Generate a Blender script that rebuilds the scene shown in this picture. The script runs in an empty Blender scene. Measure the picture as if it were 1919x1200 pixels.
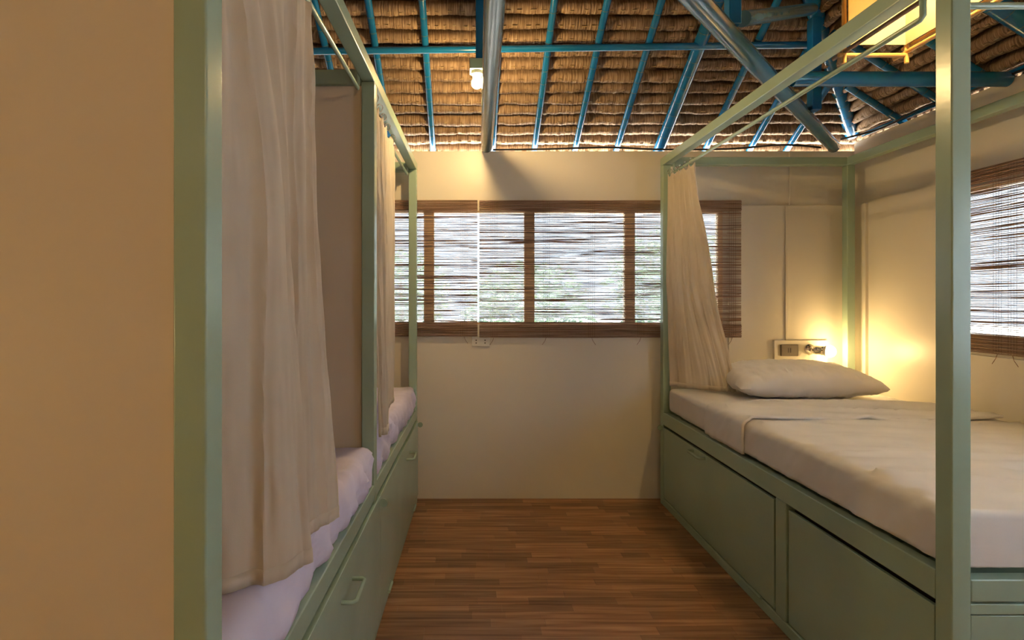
import bpy, bmesh, math, random
from mathutils import Vector, Matrix, noise, Euler

random.seed(7)
S = bpy.context.scene
COL = S.collection

# ------------------------------------------------------------------ camera
H = 1.305                                   # eye height
cam_d = bpy.data.cameras.new('camera')
cam_d.sensor_width = 36.0
cam_d.lens = 36.0 * 1000.0 / 1919.0
cam_d.shift_x = (959.5 - 878.0) / 1919.0
cam_d.shift_y = -(600.0 - 562.0) / 1919.0
cam_d.clip_start = 0.02
cam = bpy.data.objects.new('camera', cam_d)
COL.objects.link(cam)
cam.location = (0, 0, H)
cam.rotation_euler = (math.radians(90), 0, 0)
S.camera = cam

# ------------------------------------------------------------------ world, sun, exposure
SKY_COL = (0.76, 0.87, 1.0, 1)
SKY_STRENGTH = 3.0
SUN_STRENGTH = 95.0
BULB_L = 800.0          # ceiling bulb radiance
BED_L = 110.0           # bedside bulb radiance
FILL_L = 520.0          # added fill bulb, unseen behind the camera
NEAR_BED_L = 340.0       # bedside bulb of the bay left of the camera
LANTERN_L = 620.0
BULB_COL = (1.0, 0.66, 0.27, 1)
w = bpy.data.worlds.new('World'); S.world = w; w.use_nodes = True
bg = w.node_tree.nodes['Background']
bg.inputs[0].default_value = SKY_COL
bg.inputs[1].default_value = SKY_STRENGTH
sun_d = bpy.data.lights.new('sun', 'SUN'); sun_d.energy = SUN_STRENGTH; sun_d.angle = math.radians(3)
sun_d.color = (1.0, 0.97, 0.93)
sun = bpy.data.objects.new('sun', sun_d); COL.objects.link(sun)
sun.rotation_euler = (math.radians(-8), math.radians(8), 0)
S.view_settings.view_transform = 'Standard'
S.view_settings.look = 'None'
S.view_settings.gamma = 1.0
S.view_settings.use_curve_mapping = False
S.view_settings.exposure = 0.45

# ------------------------------------------------------------------ materials
def new_mat(name):
    m = bpy.data.materials.new(name); m.use_nodes = True
    nt = m.node_tree
    return m, nt, nt.nodes['Principled BSDF']

def N(nt, t, **kw):
    n = nt.nodes.new(t)
    for k, v in kw.items():
        setattr(n, k, v)
    return n

def mapping(nt, scale=(1, 1, 1), coord='Object'):
    tc = N(nt, 'ShaderNodeTexCoord'); mp = N(nt, 'ShaderNodeMapping')
    mp.inputs['Scale'].default_value = scale
    nt.links.new(tc.outputs[coord], mp.inputs[0])
    return mp

def ramp(nt, cols):
    r = N(nt, 'ShaderNodeValToRGB')
    e = r.color_ramp.elements
    while len(e) < len(cols):
        e.new(0.5)
    for i, (p, c) in enumerate(cols):
        e[i].position = p; e[i].color = (*c, 1)
    return r

def noise_mat(name, cols, scale=(6, 6, 6), rough=0.6, bump=0.0, bscale=None, detail=4, coat=0.0, spec=0.5, world=False, rand=0.0):
    m, nt, b = new_mat(name)
    mp = mapping(nt, scale)
    if world:
        g = N(nt, 'ShaderNodeNewGeometry'); nt.links.new(g.outputs['Position'], mp.inputs[0])
    nz = N(nt, 'ShaderNodeTexNoise'); nz.inputs['Scale'].default_value = 1.0; nz.inputs['Detail'].default_value = detail
    nt.links.new(mp.outputs[0], nz.inputs['Vector'])
    r = ramp(nt, cols); nt.links.new(nz.outputs['Fac'], r.inputs[0])
    last = r.outputs[0]
    if rand:
        oi = N(nt, 'ShaderNodeObjectInfo')
        mr = N(nt, 'ShaderNodeMapRange'); mr.inputs[3].default_value = 1 - rand; mr.inputs[4].default_value = 1 + rand
        nt.links.new(oi.outputs['Random'], mr.inputs[0])
        hs = N(nt, 'ShaderNodeHueSaturation'); nt.links.new(mr.outputs[0], hs.inputs['Value'])
        nt.links.new(last, hs.inputs['Color']); last = hs.outputs[0]
    nt.links.new(last, b.inputs['Base Color'])
    b.inputs['Roughness'].default_value = rough
    b.inputs['Specular IOR Level'].default_value = spec
    b.inputs['Coat Weight'].default_value = coat
    if bump:
        n2 = nz
        if bscale:
            mp2 = mapping(nt, bscale); n2 = N(nt, 'ShaderNodeTexNoise'); n2.inputs['Scale'].default_value = 1.0
            n2.inputs['Detail'].default_value = 3
            nt.links.new(mp2.outputs[0], n2.inputs['Vector'])
        bp = N(nt, 'ShaderNodeBump'); bp.inputs['Strength'].default_value = bump; bp.inputs['Distance'].default_value = 0.01
        nt.links.new(n2.outputs['Fac'], bp.inputs['Height']); nt.links.new(bp.outputs[0], b.inputs['Normal'])
    return m

def cloth_mat(name, col, trans=0.35, weave=900, rough=0.85):
    m, nt, b = new_mat(name)
    mp = mapping(nt, (7, 7, 7)); nz = N(nt, 'ShaderNodeTexNoise'); nz.inputs['Scale'].default_value = 1
    nt.links.new(mp.outputs[0], nz.inputs['Vector'])
    c2 = tuple(x * 0.93 for x in col)
    r = ramp(nt, [(0.3, c2), (0.7, col)]); nt.links.new(nz.outputs['Fac'], r.inputs[0])
    nt.links.new(r.outputs[0], b.inputs['Base Color'])
    b.inputs['Roughness'].default_value = rough
    b.inputs['Specular IOR Level'].default_value = 0.2
    mp2 = mapping(nt, (weave, weave, weave * 0.6)); n2 = N(nt, 'ShaderNodeTexNoise'); n2.inputs['Scale'].default_value = 1
    nt.links.new(mp2.outputs[0], n2.inputs['Vector'])
    bp = N(nt, 'ShaderNodeBump'); bp.inputs['Strength'].default_value = 0.15; bp.inputs['Distance'].default_value = 0.002
    nt.links.new(n2.outputs['Fac'], bp.inputs['Height']); nt.links.new(bp.outputs[0], b.inputs['Normal'])
    if trans:
        t = N(nt, 'ShaderNodeBsdfTranslucent'); nt.links.new(r.outputs[0], t.inputs[0])
        mx = N(nt, 'ShaderNodeMixShader'); mx.inputs[0].default_value = trans
        nt.links.new(b.outputs[0], mx.inputs[1]); nt.links.new(t.outputs[0], mx.inputs[2])
        nt.links.new(mx.outputs[0], nt.nodes['Material Output'].inputs[0])
    return m

def emit_mat(name, col, strength):
    m, nt, b = new_mat(name)
    b.inputs['Base Color'].default_value = (1, 0.9, 0.7, 1)
    b.inputs['Emission Color'].default_value = col
    b.inputs['Emission Strength'].default_value = strength
    b.inputs['Roughness'].default_value = 0.3
    return m

M = {}
M['wall'] = noise_mat('cream_wall_paint', [(0.3, (0.77, 0.72, 0.62)), (0.7, (0.81, 0.76, 0.66))], (1.6, 1.6, 1.6), 0.38, 0.05, (12, 12, 12), spec=0.5)
M['panelpaint'] = noise_mat('cream_panel_paint', [(0.3, (0.71, 0.62, 0.50)), (0.7, (0.75, 0.66, 0.54))], (1.3, 1.3, 2.2), 0.45, 0.05, (14, 14, 14), spec=0.3)
M['green'] = noise_mat('pale_green_gloss_paint', [(0.25, (0.33, 0.455, 0.35)), (0.75, (0.38, 0.51, 0.40))], (3, 3, 3), 0.24, 0.03, (40, 40, 40), spec=0.6)
M['blue'] = noise_mat('turquoise_gloss_paint', [(0.25, (0.003, 0.095, 0.25)), (0.75, (0.006, 0.145, 0.36))], (5, 5, 5), 0.22, 0.03, (60, 60, 60), spec=0.6)
M['bluegrey'] = noise_mat('worn_blue_grey_pipe_paint', [(0.25, (0.05, 0.11, 0.14)), (0.75, (0.09, 0.17, 0.20))], (5, 5, 5), 0.20, 0.03, (60, 60, 60), spec=0.6)
M['beamblue'] = noise_mat('scuffed_blue_pipe_paint', [(0.25, (0.02, 0.10, 0.18)), (0.75, (0.04, 0.15, 0.25))], (5, 5, 5), 0.20, 0.03, (60, 60, 60), spec=0.6)
M['shingle'] = noise_mat('dried_palm_leaf', [(0.25, (0.065, 0.038, 0.021)), (0.5, (0.24, 0.155, 0.092)), (0.8, (0.52, 0.39, 0.26))], (110, 9, 9), 0.62, 0.7, (130, 7, 9), detail=6, spec=0.35, rand=0.16)
M['stitch'] = noise_mat('pale_rattan_stitch', [(0.3, (0.30, 0.20, 0.10)), (0.7, (0.48, 0.36, 0.2))], (40, 40, 40), 0.6)
M['deck'] = noise_mat('palm_leaf_backing', [(0.3, (0.05, 0.025, 0.012)), (0.7, (0.12, 0.07, 0.035))], (20, 20, 20), 0.8)
M['curtain'] = cloth_mat('cream_cotton_curtain', (0.86, 0.77, 0.64), 0.32)
M['sheet'] = cloth_mat('white_bed_linen', (0.86, 0.83, 0.80), 0.0)
M['lilac'] = cloth_mat('daylight_tinted_white_linen', (0.80, 0.74, 0.92), 0.0)  # white linen with the blue daylight put into its base colour
M['pillow'] = cloth_mat('white_pillow_cotton', (0.88, 0.84, 0.80), 0.0)
M['reed'] = None
M['plank'] = None
M['dark'] = noise_mat('dark_gap', [(0.3, (0.02, 0.018, 0.015)), (0.7, (0.035, 0.03, 0.025))], (5, 5, 5), 0.8)  # near-black, painted as shade behind door gaps; also socket holes
M['white'] = noise_mat('white_plastic', [(0.3, (0.72, 0.70, 0.66)), (0.7, (0.78, 0.76, 0.72))], (9, 9, 9), 0.4)
M['brownplastic'] = noise_mat('brown_grey_plastic', [(0.3, (0.12, 0.10, 0.08)), (0.7, (0.15, 0.125, 0.10))], (9, 9, 9), 0.4)
M['black'] = noise_mat('black_cable_rubber', [(0.3, (0.012, 0.012, 0.014)), (0.7, (0.02, 0.02, 0.022))], (9, 9, 9), 0.5)
M['wood'] = noise_mat('brown_window_wood', [(0.3, (0.66, 0.47, 0.28)), (0.7, (0.78, 0.58, 0.36))], (30, 30, 4), 0.55, 0.1)
M['bamboo'] = noise_mat('golden_bamboo', [(0.3, (0.50, 0.26, 0.07)), (0.7, (0.62, 0.36, 0.11))], (14, 14, 14), 0.4)
M['brownstick'] = noise_mat('dark_bamboo', [(0.3, (0.12, 0.06, 0.03)), (0.7, (0.24, 0.13, 0.07))], (14, 14, 14), 0.5)
M['chrome'], _nt, _b = new_mat('chrome')
_b.inputs['Metallic'].default_value = 1.0; _b.inputs['Roughness'].default_value = 0.12
_b.inputs['Base Color'].default_value = (0.80, 0.76, 0.70, 1)
M['bulb'] = emit_mat('ceiling_bulb_glow', BULB_COL, BULB_L)
M['bedbulb'] = emit_mat('bedside_bulb_glow', BULB_COL, BED_L)
M['fillbulb'] = emit_mat('added_fill_bulb_glow', BULB_COL, FILL_L)
M['nearbulb'] = emit_mat('near_bedside_bulb_glow', BULB_COL, NEAR_BED_L)
M['lanternbulb'] = emit_mat('lantern_bulb_glow', BULB_COL, LANTERN_L)
M['ground'] = noise_mat('pale_sandy_ground', [(0.3, (0.56, 0.51, 0.44)), (0.7, (0.72, 0.67, 0.59))], (2, 2, 2), 0.9, detail=8)
M['leaf'] = noise_mat('garden_leaf', [(0.3, (0.05, 0.14, 0.04)), (0.7, (0.16, 0.30, 0.10))], (3, 3, 3), 0.5)
M['bark'] = noise_mat('bark', [(0.3, (0.10, 0.07, 0.05)), (0.7, (0.2, 0.15, 0.1))], (12, 12, 3), 0.8)

def reed_mat():
    m, nt, b = new_mat('brown_reed')
    mp = mapping(nt, (3, 3, 160)); nz = N(nt, 'ShaderNodeTexNoise'); nz.inputs['Scale'].default_value = 1
    nt.links.new(mp.outputs[0], nz.inputs['Vector'])
    r = ramp(nt, [(0.3, (0.22, 0.13, 0.09)), (0.55, (0.42, 0.27, 0.19)), (0.8, (0.62, 0.46, 0.32))])
    nt.links.new(nz.outputs['Fac'], r.inputs[0]); nt.links.new(r.outputs[0], b.inputs['Base Color'])
    b.inputs['Roughness'].default_value = 0.5
    t = N(nt, 'ShaderNodeBsdfTranslucent'); nt.links.new(r.outputs[0], t.inputs[0])
    mx = N(nt, 'ShaderNodeMixShader'); mx.inputs[0].default_value = 0.22
    nt.links.new(b.outputs[0], mx.inputs[1]); nt.links.new(t.outputs[0], mx.inputs[2])
    nt.links.new(mx.outputs[0], nt.nodes['Material Output'].inputs[0])
    return m
M['reed'] = reed_mat()

def plank_mat(name, brick):
    m, nt, b = new_mat(name)
    g = N(nt, 'ShaderNodeNewGeometry')
    mp = N(nt, 'ShaderNodeMapping'); mp.inputs['Scale'].default_value = (2.2, 45, 1)
    nt.links.new(g.outputs['Position'], mp.inputs[0])
    nz = N(nt, 'ShaderNodeTexNoise'); nz.inputs['Scale'].default_value = 1; nz.inputs['Detail'].default_value = 5
    nz.inputs['Distortion'].default_value = 0.6
    nt.links.new(mp.outputs[0], nz.inputs['Vector'])
    r = ramp(nt, [(0.25, (0.16, 0.068, 0.031)), (0.5, (0.335, 0.170, 0.082)), (0.78, (0.52, 0.31, 0.17))])
    nt.links.new(nz.outputs['Fac'], r.inputs[0])
    hs = N(nt, 'ShaderNodeHueSaturation'); nt.links.new(r.outputs[0], hs.inputs['Color'])
    mr = N(nt, 'ShaderNodeMapRange'); mr.inputs[3].default_value = 0.66; mr.inputs[4].default_value = 1.28
    if brick:
        bt = N(nt, 'ShaderNodeTexBrick'); bt.inputs['Scale'].default_value = 1
        bt.inputs['Brick Width'].default_value = 0.30; bt.inputs['Row Height'].default_value = 0.052
        bt.inputs['Mortar Size'].default_value = 0.0
        bt.inputs['Color1'].default_value = (0, 0, 0, 1); bt.inputs['Color2'].default_value = (1, 1, 1, 1)
        nt.links.new(g.outputs['Position'], bt.inputs['Vector']); nt.links.new(bt.outputs['Color'], mr.inputs[0])
    else:
        oi = N(nt, 'ShaderNodeObjectInfo'); nt.links.new(oi.outputs['Random'], mr.inputs[0])
    nt.links.new(mr.outputs[0], hs.inputs['Value'])
    nt.links.new(hs.outputs[0], b.inputs['Base Color'])
    b.inputs['Roughness'].default_value = 0.42
    b.inputs['Specular IOR Level'].default_value = 0.4
    return m
M['plank'] = plank_mat('parquet_strip_wood', False)
M['floorwood'] = plank_mat('parquet_floor_wood', True)

def glass_mat():
    m, nt, b = new_mat('window_glass')
    t = N(nt, 'ShaderNodeBsdfTransparent'); t.inputs[0].default_value = (0.93, 0.96, 0.97, 1)
    gl = N(nt, 'ShaderNodeBsdfGlossy'); gl.inputs['Roughness'].default_value = 0.03
    fr = N(nt, 'ShaderNodeFresnel'); fr.inputs[0].default_value = 1.3
    mx = N(nt, 'ShaderNodeMixShader')
    tl = N(nt, 'ShaderNodeBsdfTranslucent'); tl.inputs[0].default_value = (0.18, 0.205, 0.25, 1)
    fz = N(nt, 'ShaderNodeMixShader'); fz.inputs[0].default_value = 0.5
    nt.links.new(t.outputs[0], fz.inputs[1]); nt.links.new(tl.outputs[0], fz.inputs[2])
    nt.links.new(fr.outputs[0], mx.inputs[0]); nt.links.new(fz.outputs[0], mx.inputs[1]); nt.links.new(gl.outputs[0], mx.inputs[2])
    nt.links.new(mx.outputs[0], nt.nodes['Material Output'].inputs[0])
    return m
M['glass'] = glass_mat()
def frosted_mat():
    m, nt, b = new_mat('added_window_glass')  # pane of the added window, spreads daylight into the room
    t = N(nt, 'ShaderNodeBsdfTranslucent'); t.inputs[0].default_value = (0.72, 0.82, 0.96, 1)
    b.inputs['Base Color'].default_value = (0.8, 0.85, 0.9, 1); b.inputs['Roughness'].default_value = 0.3
    mx = N(nt, 'ShaderNodeMixShader'); mx.inputs[0].default_value = 0.9
    nt.links.new(b.outputs[0], mx.inputs[1]); nt.links.new(t.outputs[0], mx.inputs[2])
    nt.links.new(mx.outputs[0], nt.nodes['Material Output'].inputs[0])
    return m
M['frosted'] = frosted_mat()

def shade_mat():
    m, nt, b = new_mat('lantern_fabric')
    b.inputs['Base Color'].default_value = (0.92, 0.80, 0.52, 1); b.inputs['Roughness'].default_value = 0.8
    t = N(nt, 'ShaderNodeBsdfTranslucent'); t.inputs[0].default_value = (0.95, 0.84, 0.56, 1)
    mx = N(nt, 'ShaderNodeMixShader'); mx.inputs[0].default_value = 0.6
    nt.links.new(b.outputs[0], mx.inputs[1]); nt.links.new(t.outputs[0], mx.inputs[2])
    nt.links.new(mx.outputs[0], nt.nodes['Material Output'].inputs[0])
    return m
M['shade'] = shade_mat()

# ------------------------------------------------------------------ mesh builder
class MB:
    def __init__(self):
        self.v = []; self.f = []; self.mi = []
    def add(self, vs, fs, mi=0):
        o = len(self.v); self.v += [tuple(p) for p in vs]
        self.f += [tuple(i + o for i in q) for q in fs]; self.mi += [mi] * len(fs)
        return self
    def box(self, x0, x1, y0, y1, z0, z1, mi=0):
        vs = [(x0, y0, z0), (x1, y0, z0), (x1, y1, z0), (x0, y1, z0), (x0, y0, z1), (x1, y0, z1), (x1, y1, z1), (x0, y1, z1)]
        return self.add(vs, [(0, 3, 2, 1), (4, 5, 6, 7), (0, 1, 5, 4), (1, 2, 6, 5), (2, 3, 7, 6), (3, 0, 4, 7)], mi)
    def tube(self, pts, r, seg=12, mi=0, cap=True):
        pts = [Vector(p) for p in pts]; n = len(pts)
        rs = r if isinstance(r, (list, tuple)) else [r] * n
        vs = []; up = None
        for i, p in enumerate(pts):
            d = (pts[min(i + 1, n - 1)] - pts[max(i - 1, 0)]).normalized()
            if up is None:
                up = Vector((0, 0, 1)) if abs(d.z) < 0.9 else Vector((1, 0, 0))
            a = d.cross(up).normalized(); b = a.cross(d).normalized(); up = b
            for k in range(seg):
                t = 2 * math.pi * k / seg
                vs.append(p + (a * math.cos(t) + b * math.sin(t)) * rs[i])
        fs = []
        for i in range(n - 1):
            for k in range(seg):
                k2 = (k + 1) % seg
                fs.append((i * seg + k, i * seg + k2, (i + 1) * seg + k2, (i + 1) * seg + k))
        if cap:
            fs.append(tuple(range(seg))[::-1]); fs.append(tuple((n - 1) * seg + k for k in range(seg)))
        return self.add(vs, fs, mi)
    def lathe(self, prof, org, axis=(0, 0, 1), seg=20, mi=0):
        """prof: list of (r, h) along axis from org"""
        ax = Vector(axis).normalized(); u = ax.orthogonal().normalized(); v = ax.cross(u); org = Vector(org)
        vs = []
        for r, h in prof:
            for k in range(seg):
                t = 2 * math.pi * k / seg
                vs.append(org + ax * h + (u * math.cos(t) + v * math.sin(t)) * max(r, 1e-5))
        fs = []
        for i in range(len(prof) - 1):
            for k in range(seg):
                k2 = (k + 1) % seg
                fs.append((i * seg + k, i * seg + k2, (i + 1) * seg + k2, (i + 1) * seg + k))
        fs.append(tuple(range(seg))[::-1]); fs.append(tuple((len(prof) - 1) * seg + k for k in range(seg)))
        return self.add(vs, fs, mi)
    def grid(self, fn, nu, nv, mi=0):
        vs = [fn(i / nu, j / nv) for j in range(nv + 1) for i in range(nu + 1)]
        W = nu + 1
        fs = [(j * W + i, j * W + i + 1, (j + 1) * W + i + 1, (j + 1) * W + i) for j in range(nv) for i in range(nu)]
        return self.add(vs, fs, mi)
    def mesh(self, name, org=(0, 0, 0)):
        me = bpy.data.meshes.new(name)
        ox, oy, oz = org
        me.from_pydata([(x - ox, y - oy, z - oz) for x, y, z in self.v], [], self.f)
        me.polygons.foreach_set('material_index', self.mi)
        return me
    def build(self, name, mats, parent=None, smooth=False, org=(0, 0, 0), bevel=0.0, solid=0.0, fix=False):
        me = self.mesh(name, org)
        for mm in (mats if isinstance(mats, (list, tuple)) else [mats]):
            me.materials.append(mm)
        if fix:
            bm = bmesh.new(); bm.from_mesh(me); bmesh.ops.remove_doubles(bm, verts=bm.verts, dist=1e-6)
            bmesh.ops.recalc_face_normals(bm, faces=bm.faces); bm.to_mesh(me); bm.free()
        if smooth:
            me.polygons.foreach_set('use_smooth', [True] * len(me.polygons))
        o = bpy.data.objects.new(name, me); COL.objects.link(o)
        o.location = org
        if parent is not None:
            o.parent = parent; 
        if solid:
            s = o.modifiers.new('solid', 'SOLIDIFY'); s.thickness = solid; s.offset = 0
        if bevel:
            bv = o.modifiers.new('bevel', 'BEVEL'); bv.width = bevel; bv.segments = 2; bv.limit_method = 'ANGLE'
            bv.angle_limit = math.radians(50)
            me.polygons.foreach_set('use_smooth', [True] * len(me.polygons))
            bv.harden_normals = True
        if smooth and not bevel:
            try:
                me.set_sharp_from_angle(angle=math.radians(48))
            except Exception:
                pass
        return o

def tag(o, label=None, cat=None, group=None, kind=None):
    if label: o['label'] = label
    if cat: o['category'] = cat
    if group: o['group'] = group
    if kind: o['kind'] = kind
    return o

def empty(name, loc=(0, 0, 0), rz=0.0, parent=None):
    o = bpy.data.objects.new(name, None); COL.objects.link(o)
    o.location = loc; o.rotation_euler = (0, 0, rz); o.empty_display_size = 0.1
    if parent is not None: o.parent = parent
    return o

def part(mb, name, mat, parent, **kw):
    return mb.build(name, mat, parent, **kw)

def catmull(P, n):
    P = [Vector(p) for p in P]; out = []
    m = len(P) - 1
    for i in range(n + 1):
        t = i / n * m; k = min(int(t), m - 1); f = t - k
        p0 = P[max(k - 1, 0)]; p1 = P[k]; p2 = P[k + 1]; p3 = P[min(k + 2, m)]
        out.append(0.5 * ((2 * p1) + (p2 - p0) * f + (2 * p0 - 5 * p1 + 4 * p2 - p3) * f * f + (3 * p1 - p0 - 3 * p2 + p3) * f ** 3))
    return out

# ------------------------------------------------------------------ the room shell
XL, XR, YB, YF = -2.45, 2.53, 3.50, -2.50
TAN = 0.635
EAVE = 2.445
def zb(y): return EAVE + TAN * (YB - y)
def zr(x): return EAVE + TAN * (XR - x)

fl = MB().box(XL - .1, XR + .1, YF - .1, YB + .1, -0.12, -0.003).build('floor', M['floorwood'])
tag(fl, 'brown wood strip parquet floor', kind='structure')
pm = MB().box(0, 1, 0, 1, 0, 1).mesh('floor_plank'); pm.materials.append(M['plank'])
ROW = 0.052
rnd = random.Random(3)
y = 1.92
count = 0
while y < YB - 0.01:
    y1 = min(y + ROW, YB)
    x = -0.62 - rnd.random() * 0.3
    while x < 1.42:
        L = rnd.choice([0.14, 0.22, 0.30, 0.38, 0.46])
        x0, x1 = max(x, -0.62), min(x + L, 1.42)
        if x1 - x0 > 0.03 and count < 300:
            o = bpy.data.objects.new('floor_plank', pm); COL.objects.link(o); o.parent = fl
            o.location = (x0 + .0005, y + .0005, -0.003); o.scale = (x1 - x0 - .001, y1 - y - .001, 0.003 + rnd.random() * 0.0006)
            count += 1
        x += L
    y += ROW

# back wall: upper part, proud lower panel with the window opening
WX0, WX1, WZ0, WZ1 = -0.89, 1.67, 1.144, 1.89
def wall_with_hole(mb, a0, a1, h0, h1, z0, z1, top, axis, d0, d1):
    def bx(p0, p1, q0, q1):
        if p1 - p0 < 1e-6 or q1 - q0 < 1e-6: return
        if axis == 'x': mb.box(p0, p1, d0, d1, q0, q1)
        else: mb.box(d0, d1, p0, p1, q0, q1)
    bx(a0, h0, 0, top); bx(h1, a1, 0, top); bx(h0, h1, 0, z0); bx(h0, h1, z1, top)
mb = MB(); wall_with_hole(mb, XL - .06, XR + .06, WX0, WX1, WZ0, WZ1, 2.28, 'x', YB, YB + 0.06)
wb = mb.build('wall_back', M['wall']); tag(wb, 'cream painted back wall below the thatched roof', kind='structure')
part(MB().box(1.70, XR - .001, YB - 0.016, YB, 0.0, 1.922), 'lower_panel', M['wall'], wb, bevel=0.003)

RY0, RY1, RZ0, RZ1 = 1.15, 2.78, 1.12, 1.86
FY0, FY1 = 0.0, 0.95                     # added window, unseen, brings extra daylight in right of the camera
mb = MB(); wall_with_hole(mb, FY1 + .2, YB, RY0, RY1, RZ0, RZ1, 2.335, 'y', XR, XR + 0.06)
wall_with_hole(mb, YF - .06, FY1 + .2, FY0, FY1, .95, RZ1, 2.335, 'y', XR, XR + 0.06)
wr = mb.build('wall_right', M['wall']); tag(wr, 'cream painted right wall with a blind covered window', kind='structure')
mb = MB(); wall_with_hole(mb, FY1 + .15, YB - 0.14, 1.10, 2.86, 1.03, 1.925, 1.925, 'y', XR - 0.012, XR)
part(mb, 'lower_panel', M['wall'], wr)
tr = MB().box(XR - 0.032, XR, YB - 0.14, YB - 0.016, 0, 1.915).build('trim_1', M['wall'], bevel=0.003)
tag(tr, 'cream corner batten where back and right walls meet', kind='structure')
wl = MB().box(XL - 0.06, XL, YF - .06, YB, 0, 2.335).build('wall_left', M['wall']); tag(wl, 'cream painted left wall behind the beds', kind='structure')
wf = MB().box(XL - 0.06, XR + .06, YF - .06, YF, 0, 2.30).build('wall_front', M['wall']); tag(wf, 'cream painted wall behind the camera', kind='structure')

# window 1 (back)
w1 = empty('window_1', ((WX0 + WX1) / 2, YB + .03, WZ0)); tag(w1, 'wide window with brown mullions in the back wall', kind='structure')
cx, cy, cz = w1.location
def loc(mb_, c):   # shift builder into local space
    mb_.v = [(x - c[0], y - c[1], z - c[2]) for x, y, z in mb_.v]; return mb_
c1 = (cx, cy, cz)
for (a, b, c, d) in ((WX0, WX1, WZ0, WZ0 + .012), (WX0, WX1, WZ1 - .012, WZ1), (WX0, WX0 + .03, WZ0 + .012, WZ1 - .012), (WX1 - .03, WX1, WZ0 + .012, WZ1 - .012)):
    part(loc(MB().box(a, b, YB + .008, YB + .052, c, d), c1), 'window_frame', M['wood'], w1)
mull = [-0.26, 0.40, 1.06]
for mx_ in mull:
    part(loc(MB().box(mx_ - .033, mx_ + .033, YB + .004, YB + .056, WZ0 + .012, WZ1 - .012), c1), 'mullion', M['wood'], w1)
ed = [WX0 + .03] + sum([[m_ - .033, m_ + .033] for m_ in mull], []) + [WX1 - .03]
for k in range(0, len(ed), 2):
    part(loc(MB().box(ed[k], ed[k + 1], YB + .028, YB + .032, WZ0 + .012, WZ1 - .012), c1), 'pane', M['glass'], w1)
# window 2 (right)
c2 = (XR + .03, (RY0 + RY1) / 2, RZ0)
w2 = empty('window_2', c2); tag(w2, 'window with brown mullions in the right wall', kind='structure')
for (a, b, c, d) in ((RY0, RY1, RZ0, RZ0 + .012), (RY0, RY1, RZ1 - .012, RZ1), (RY0, RY0 + .03, RZ0 + .012, RZ1 - .012), (RY1 - .03, RY1, RZ0 + .012, RZ1 - .012)):
    part(loc(MB().box(XR + .008, XR + .052, a, b, c, d), c2), 'window_frame', M['wood'], w2)
m2 = [1.70, 2.26]
for q in m2:
    part(loc(MB().box(XR + .004, XR + .056, q - .033, q + .033, RZ0 + .012, RZ1 - .012), c2), 'mullion', M['wood'], w2)
ed = [RY0 + .03] + sum([[q - .033, q + .033] for q in m2], []) + [RY1 - .03]
for k in range(0, len(ed), 2):
    part(loc(MB().box(XR + .028, XR + .032, ed[k], ed[k + 1], RZ0 + .012, RZ1 - .012), c2), 'pane', M['glass'], w2)

c3 = (XR + .03, .475, .95)  # window added to bring daylight onto the left side, out of view
w3 = empty('added_window', c3); tag(w3, 'added unseen frosted window in the right wall beside the camera', kind='structure')
for (a, b, c, d) in ((FY0, FY1, .95, .98), (FY0, FY1, RZ1 - .03, RZ1), (FY0, FY0 + .03, .98, RZ1 - .03), (FY1 - .03, FY1, .98, RZ1 - .03), (.445, .505, .98, RZ1 - .03)):
    part(loc(MB().box(XR + .008, XR + .052, a, b, c, d), c3), 'window_frame', M['wood'], w3)
for a, b in ((FY0 + .03, .445), (.505, FY1 - .03)):
    part(loc(MB().box(XR + .028, XR + .032, a, b, .98, RZ1 - .03), c3), 'pane', M['frosted'], w3)

# ------------------------------------------------------------------ thatched roof
HW = (XR - XL) / 2; XM = (XR + XL) / 2
ZR = EAVE + TAN * HW + .04
OV = 0.27
e = EAVE + .04 - TAN * OV
x0, x1, y0, y1 = XL - OV, XR + OV, YF - OV, YB + OV
vs = [(x0, y0, e), (x1, y0, e), (x1, y1, e), (x0, y1, e), (XM, YF + HW, ZR), (XM, YB - HW, ZR)]
ceil = MB().add(vs, [(0, 1, 4), (1, 2, 5, 4), (2, 3, 5), (3, 0, 4, 5)]).build('ceiling', M['deck'], solid=0.02)
tag(ceil, 'brown palm leaf thatch roof seen from below', kind='structure')

def shingle_mesh(seed):
    L = 1.2; r = random.Random(seed); mb = MB(); off = seed * 17.3
    prof = [(.003, -.022), (.005, .004), (.011, .022), (.024, .034), (.040, .037), (.054, .031), (.064, .014), (.068, -.022)]
    nu = 96; npf = len(prof)
    def fn(u, v):
        k = v * (npf - 1); s, d = prof[int(round(k))]
        x = u * L
        nz = noise.noise((x * 7 + off, s * 20, 0.0)); nf = noise.noise((x * 46 + off, s * 9, 5.0)); nl = noise.noise((x * 1.7 + off, 3.3, 0))
        fr = noise.noise((x * 120 + off, 9.1, 0))
        mid = 1 - abs(v - .5) * 2
        s2 = s + nl * .010 + nz * .004 + (fr * .006 if v > .7 else 0)
        d2 = d + (nz * .006 + nf * .005 + nl * .004) * (0.4 + mid)
        if u < .03 or u > .97: d2 -= .006
        return (x, s2, -d2)
    mb.grid(fn, nu, npf - 1, 0)
    x = 0.03 + r.random() * .03           # rattan stitches across the fold
    while x < L - .05:
        l = .018 + r.random() * .014
        nz = noise.noise((x * 7 + off, .6, 0)); nl = noise.noise((x * 1.7 + off, 3.3, 0))
        s = .030 + nl * .010 + nz * .004 + r.uniform(-.004, .004)
        mb.box(x, x + l, s - .0016, s + .0016, -.043, -.030, 1)
        x += .055 + r.random() * .03
    me = mb.mesh('thatch_shingle'); me.materials.append(M['shingle']); me.materials.append(M['stitch'])
    me.polygons.foreach_set('use_smooth', [m_ == 0 for m_ in mb.mi])
    return me
SH = [shingle_mesh(i + 1) for i in range(7)]
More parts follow.
